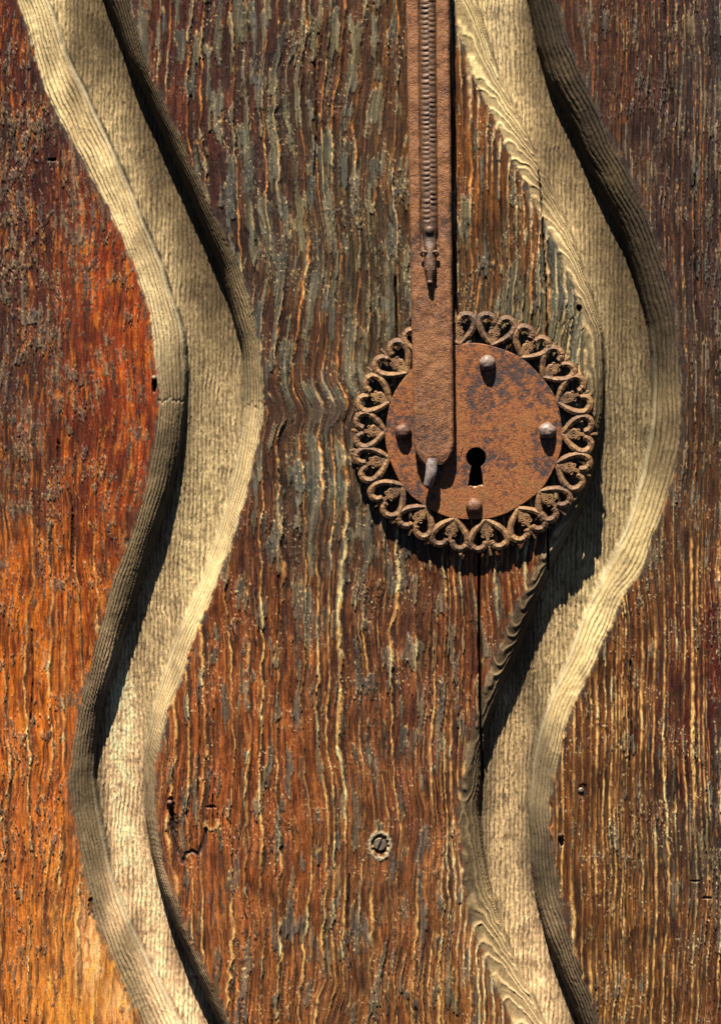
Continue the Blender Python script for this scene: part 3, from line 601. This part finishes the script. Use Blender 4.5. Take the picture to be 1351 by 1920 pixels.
# hearts
half = [(0, 2), (9, 9), (19, 17), (28, 27), (33.5, 38), (33, 48), (27, 55.5), (18.5, 58), (10.5, 55), (6.5, 49), (5.0, 43)]
HA = [12, 32, 51.3, 71.3, 91, 110.5, 131, 150.5, 172, 192.5, 213, 233.6, 252.5, 270, 289.5, 311, 332, 352]
def polar(a, tang, rad, h, jit=(0, 0)):
    """local (tangential, radial from the disc rim) at clockwise angle a from the top"""
    r = PR + rad; t_ = math.radians(a)
    ux, uy = math.sin(t_), -math.cos(t_); vx, vy = math.cos(t_), math.sin(t_)
    return (PCX + ux * r + vx * tang, PCY + uy * r + vy * tang, h)
ornr = random.Random(9)
for i, a in enumerate(HA):
    a += ornr.uniform(-1.0, 1.0)
    gap_l = (HA[i] - HA[i - 1]) % 360; gap_r = (HA[(i + 1) % 18] - HA[i]) % 360
    ks = [min(gap_l, 22) / 20.0, min(gap_r, 22) / 20.0]; kr = ornr.uniform(0.93, 1.05)
    parts = []
    for s, kk in ((-1, ks[0]), (1, ks[1])):
        j = ornr.uniform(-2.4, 2.4)
        loc = spline(half, 30)
        n_ = len(loc)
        path = [polar(a, s * (x * kk + (j * math.sin(3 * y / 58))), y * kr, 13.5 + 2.0 * math.sin(math.pi * min(1, y / 58.0))) for x, y in loc]
        rad = [4.5 + 2.9 * math.sin(math.pi * (0.12 + 0.70 * q / (n_ - 1))) + ornr.uniform(-0.45, 0.45) for q in range(n_)]
        rad[-1] = 2.2
        parts.append(tube(path, rad, 8, 1.0))
    v, f = merge(*parts)
    heart = mesh_obj("heart_ornament", v, f, RUST_ORN, LOCK, smooth=False)
    # little face inside the heart: pointed leaf with two ringed eyes and curled ears
    w1 = ornr.uniform(0.92, 1.08); outl = [(0, 1), (5.6, 9), (10.4, 17.5), (13, 25), (9.6, 31.5), (4.6, 34), (3.6, 40), (3.8, 47)]
    outl = [(x * w1, y * kr) for x, y in outl]; full = outl + [(-x, y) for x, y in outl[:0:-1]]
    V = [polar(a, x, y, 9.5) for x, y in full] + [polar(a, x * 1.0, y, 16.0) for x, y in full] + [polar(a, x * 0.80, 4 + (y - 4) * 0.95 + 0.8, 18.0) for x, y in full]
    m = len(full); F = []
    for lv in range(2):
        for k in range(m): F.append((lv * m + k, lv * m + (k + 1) % m, (lv + 1) * m + (k + 1) % m, (lv + 1) * m + k))
    F.append(tuple(range(2 * m, 3 * m)))
    parts = [(V, F)]
    for s in (-1, 1):
        eye = [polar(a, s * 5.2 * w1 + 2.5 * math.cos(q * math.pi / 5), 24.0 * kr + 2.5 * math.sin(q * math.pi / 5), 18.2) for q in range(11)]
        parts.append(tube(eye, [0.9] * 11, 6, 1.0, cap=False))
        ear = spline([(s * 3, 33.5), (s * 6, 35.5), (s * 8.5, 35.5), (s * 10, 33.5), (s * 9.2, 31.8)], 9)
        parts.append(tube([polar(a, x * w1, y * kr, 15.5) for x, y in ear], [1.5, 1.7, 1.8, 1.8, 1.8, 1.8, 1.7, 1.6, 1.4], 7))
    v, f = merge(*parts)
    mesh_obj("face", v, f, RUST_ORN, heart, smooth=False)
    if ornr.random() < 0.85:
        L_ = ornr.uniform(64, 70); dt = ornr.uniform(-2, 2)
        v, f = tube([polar(a, 0, 44, 14), polar(a, dt * .4, 54, 15), polar(a, dt, L_, 13)], [3.2, 3.4, 2.6], 6, 0.8); mesh_obj("spur", v, f, RUST_ORN, heart, smooth=False)
    b = a + gap_r / 2; L_ = ornr.uniform(60, 71); dt = ornr.uniform(-3, 3)
    v, f = tube([polar(b, 0, 34, 13), polar(b, dt * .4, 50, 14.5), polar(b, dt, L_, 12.5)], [3.0, 3.3, 2.5], 6, 0.8); mesh_obj("spur", v, f, RUST_ORN, LOCK, smooth=False)

# ------------------------------------------------------------------ the long door pull
PULL = thing("door_pull", "long rusted iron pull bar with scaled serpent in relief", "door handle")
ZT = 42.0; TH = 16.0
def bar_edges(y):
    l = np.interp(y, [-90, 0, 300, 560, 850], [757.5, 760.5, 766, 770.5, 776]); r = np.interp(y, [-90, 0, 300, 560, 850], [841, 842, 845.5, 847.5, 851.5])
    if y > 822:
        q = (y - 822) / 52.0; cut = 29 * (1 - math.sqrt(max(0.0, 1 - (0.985 * max(0, q)) ** 2.2)))
        l += cut; r -= cut * 0.98
    return l, r
by = list(np.arange(-88, 822, 2.2)) + list(np.linspace(822, 872, 30))
us = np.concatenate([np.linspace(0, 0.1, 6)[:-1], np.linspace(0.1, 0.9, 40)[:-1], np.linspace(0.9, 1, 6)])
def chan(y): return 1.0 - float(ss(462, 476, np.float32(y)))
vs = []; rows = len(by); m = len(us)
pit = np.random.RandomState(8)
for y in by:
    l, r = bar_edges(y); endf = max(0.0, (y - 848) / 24.0)
    cxm = np.interp(y, [-90, 0, 250, 500, 560], [800.5, 801, 803, 805.5, 806])
    for u in us:
        x = l + (r - l) * u
        e = min(u, 1 - u) * (r - l)
        z = ZT - 5.5 * max(0, 1 - e / 6.0) ** 2 - 4 * endf ** 2
        z -= 7.0 * chan(y) * float(ss(18.5, 15.5, np.float32(abs(x - cxm))))
        vs.append([x, y, z])
arr = np.array(vs, np.float32)
arr[:, 2] += 0.55 * fb(arr[:, 0] / 5, arr[:, 1] / 5, 111, 2) + 1.5 * fb(arr[:, 0] / 25, arr[:, 1] / 34, 113, 2)
arr[:, 0] += 1.3 * fb(arr[:, 1] / 55, arr[:, 0] / 300, 115, 2)
vs = [tuple(p) for p in arr]; fs = []
for i in range(rows - 1):
    for k in range(m - 1): fs.append((i * m + k, i * m + k + 1, (i + 1) * m + k + 1, (i + 1) * m + k))
ringi = [k for k in range(m)] + [i * m + m - 1 for i in range(1, rows)] + [(rows - 1) * m + k for k in range(m - 2, -1, -1)] + [i * m for i in range(rows - 2, 0, -1)]
o = len(vs); cxb = 806
for q in ringi:
    x, y, z = vs[q]; vs.append((x + (cxb - x) * 0.03, y - (1.5 if y > 860 else 0), ZT - TH))
n = len(ringi)
for k in range(n): fs.append((ringi[k], ringi[(k + 1) % n], o + (k + 1) % n, o + k))
fs.append(tuple(range(o, o + n)))
mesh_obj("bar", vs, fs, RUST_BAR, PULL)
# iron post that carries the bar, driven into the door behind it
v, f = tube([(801, -60, -5), (801, -60, 15), (801, -60, ZT - TH + 4)], [14, 12, 12], 14); mesh_obj("post", v, f, RUST_BAR, PULL)
# serpent body: half round with rows of scales
scr = np.random.RandomState(31).rand(997)
vs = []; fs = []; yy = np.arange(-88, 452, 1.1); nu = 25
for y in yy:
    cxm = np.interp(y, [-90, 0, 250, 500], [800.5, 801, 803, 805.5]); 
    R = 15.6 - 3.5 * float(ss(425, 452, np.float32(y)))
    per_ = 9.6 + 0.9 * math.sin(y / 57.0); rowp = y / 9.8 + 0.25 * math.sin(y / 41.0)
    for k in range(nu):
        u = -1 + 2 * k / (nu - 1)
        z = ZT - 6 + 10.5 * math.sqrt(max(0, 1 - u * u))
        ln = 0 if u < 0.12 else 1
        lo_, hi_ = ((-1.0, 0.12), (0.12, 1.0))[ln]; lf = (u - lo_) / (hi_ - lo_)
        q_ = rowp + 0.5 * ln + 0.55 * (lf - 0.5) ** 2 + 0.12 * math.sin(y / 9.0 + 3 * ln); ph = q_ % 1.0
        amp_ = 0.35 + 0.85 * scr[(int(math.floor(q_)) * 3 + ln) % 997]
        bump_ = math.sin(math.pi * ph) ** 1.4 * (1 - abs(2 * lf - 1) ** 5.0 * 0.6)
        calm = 1 - float(ss(412, 424, np.float32(y)))
        z += 1.8 * (bump_ - 0.4) * calm * amp_ * math.sqrt(max(0, 1 - u * u))
        vs.append((cxm + R * u, y, z))
for i in range(len(yy) - 1):
    for k in range(nu - 1): fs.append((i * nu + k, i * nu + k + 1, (i + 1) * nu + k + 1, (i + 1) * nu + k))
mesh_obj("serpent_body", vs, fs, SCALE_M, PULL)
# serpent head: bead, neck, eared skull tapering to a snout
def blob(cx, cy, cz_, rx, ry, rz, seg=16, rings=10):
    v = []; f = []
    for i in range(rings + 1):
        p = math.pi * i / rings
        for k in range(seg):
            th = 2 * math.pi * k / seg
            v.append((cx + rx * math.sin(p) * math.cos(th), cy + ry * math.sin(p) * math.sin(th), cz_ + rz * math.cos(p)))
    for i in range(rings):
        for k in range(seg): f.append((i * seg + k, i * seg + (k + 1) % seg, (i + 1) * seg + (k + 1) % seg, (i + 1) * seg + k))
    return v, f
prof = [(446, 11, 6), (452, 12, 7), (458, 12.5, 9), (464, 12, 11), (470, 11, 12.5), (476, 12, 13.5), (482, 11.6, 14.5), (490, 11.8, 16), (498, 12, 17), (506, 11.2, 17), (514, 9.6, 16), (522, 7.8, 15), (528, 6.6, 14.5), (532, 5.2, 12.5), (534, 2.5, 9)]
sk = spline([(805.3 - 0, y, w, h) for y, w, h in prof], 46); vs = []; fs = []; nk = 17
for (cx, y, w, h) in sk:
    for k in range(nk):
        th = math.pi * k / (nk - 1); u = -math.cos(th)
        vs.append((cx + 0.4 + w * u, y, ZT - 3 + (h + 1.5) * math.sin(th) ** 0.75 - 1.2 * math.exp(-(u / 0.25) ** 2) * (y > 485)))
for i in range(len(sk) - 1):
    for k in range(nk - 1): fs.append((i * nk + k, i * nk + k + 1, (i + 1) * nk + k + 1, (i + 1) * nk + k))
fs.append(tuple((len(sk) - 1) * nk + k for k in range(nk)))
head_parts = [(vs, fs)]
for s in (-1, 1):
    head_parts.append(tube(spline([(805 + s * 5, 474, ZT + 9), (805 + s * 12, 471, ZT + 10), (805 + s * 16, 476, ZT + 8), (805 + s * 12, 482, ZT + 6)], 8), [2.6, 2.8, 2.8, 2.6, 2.4, 2.2, 2, 1.6], 8))
    head_parts.append(tube([(805.5 + s * 5.2 + 3.2 * math.cos(q * math.pi / 5), 503 + 3.0 * math.sin(q * math.pi / 5), ZT + 12.8) for q in range(11)], [1.2] * 11, 6, cap=False))
    head_parts.append(blob(805.5 + s * 5.2, 503, ZT + 11.5, 2, 2, 2, 8, 6))
head_parts.append(blob(805.3, 529, ZT + 9.5, 5.6, 4.6, 4.6))
head_parts.append(blob(804.6, 432, ZT + 3, 9, 9, 5.5))
v, f = merge(*head_parts)
mesh_obj("serpent_head", v, f, SCALE_M, PULL)
# worn steel stub at the foot of the bar, bent and hollow
pth = spline([(809, 864, 32), (808.5, 874, 36), (808, 886, 38), (804.5, 900, 37), (801, 911, 35)], 18)
rr = [13, 12.6, 12.0, 11.6, 11.3, 11.1, 11, 11, 11, 10.9, 10.7, 10.4, 10, 9.6, 9.2, 9, 8.8, 8.6]
v, f = tube(pth, rr, 18, 1.0, cap=False)
inner = [pth[-1], pth[-1] + (pth[-2] - pth[-1]) * 2.5]
n0 = len(v)
v2, f2 = tube([tuple(pth[-1] + np.array([-0.4, 1.2, 0])), tuple(pth[-1]), tuple(pth[-3])], [7.6, 6.2, 5.2], 18, 1.0, cap=False)
v, f = merge((v, f), (v2, f2))
for k in range(18): f.append((17 * 18 + k, 17 * 18 + (k + 1) % 18, n0 + (k + 1) % 18, n0 + k))
f.append(tuple(n0 + 36 + k for k in range(18)))
mesh_obj("stub", v, f, STEEL, PULL, label="worn shiny hollow stub at the foot of the bar")
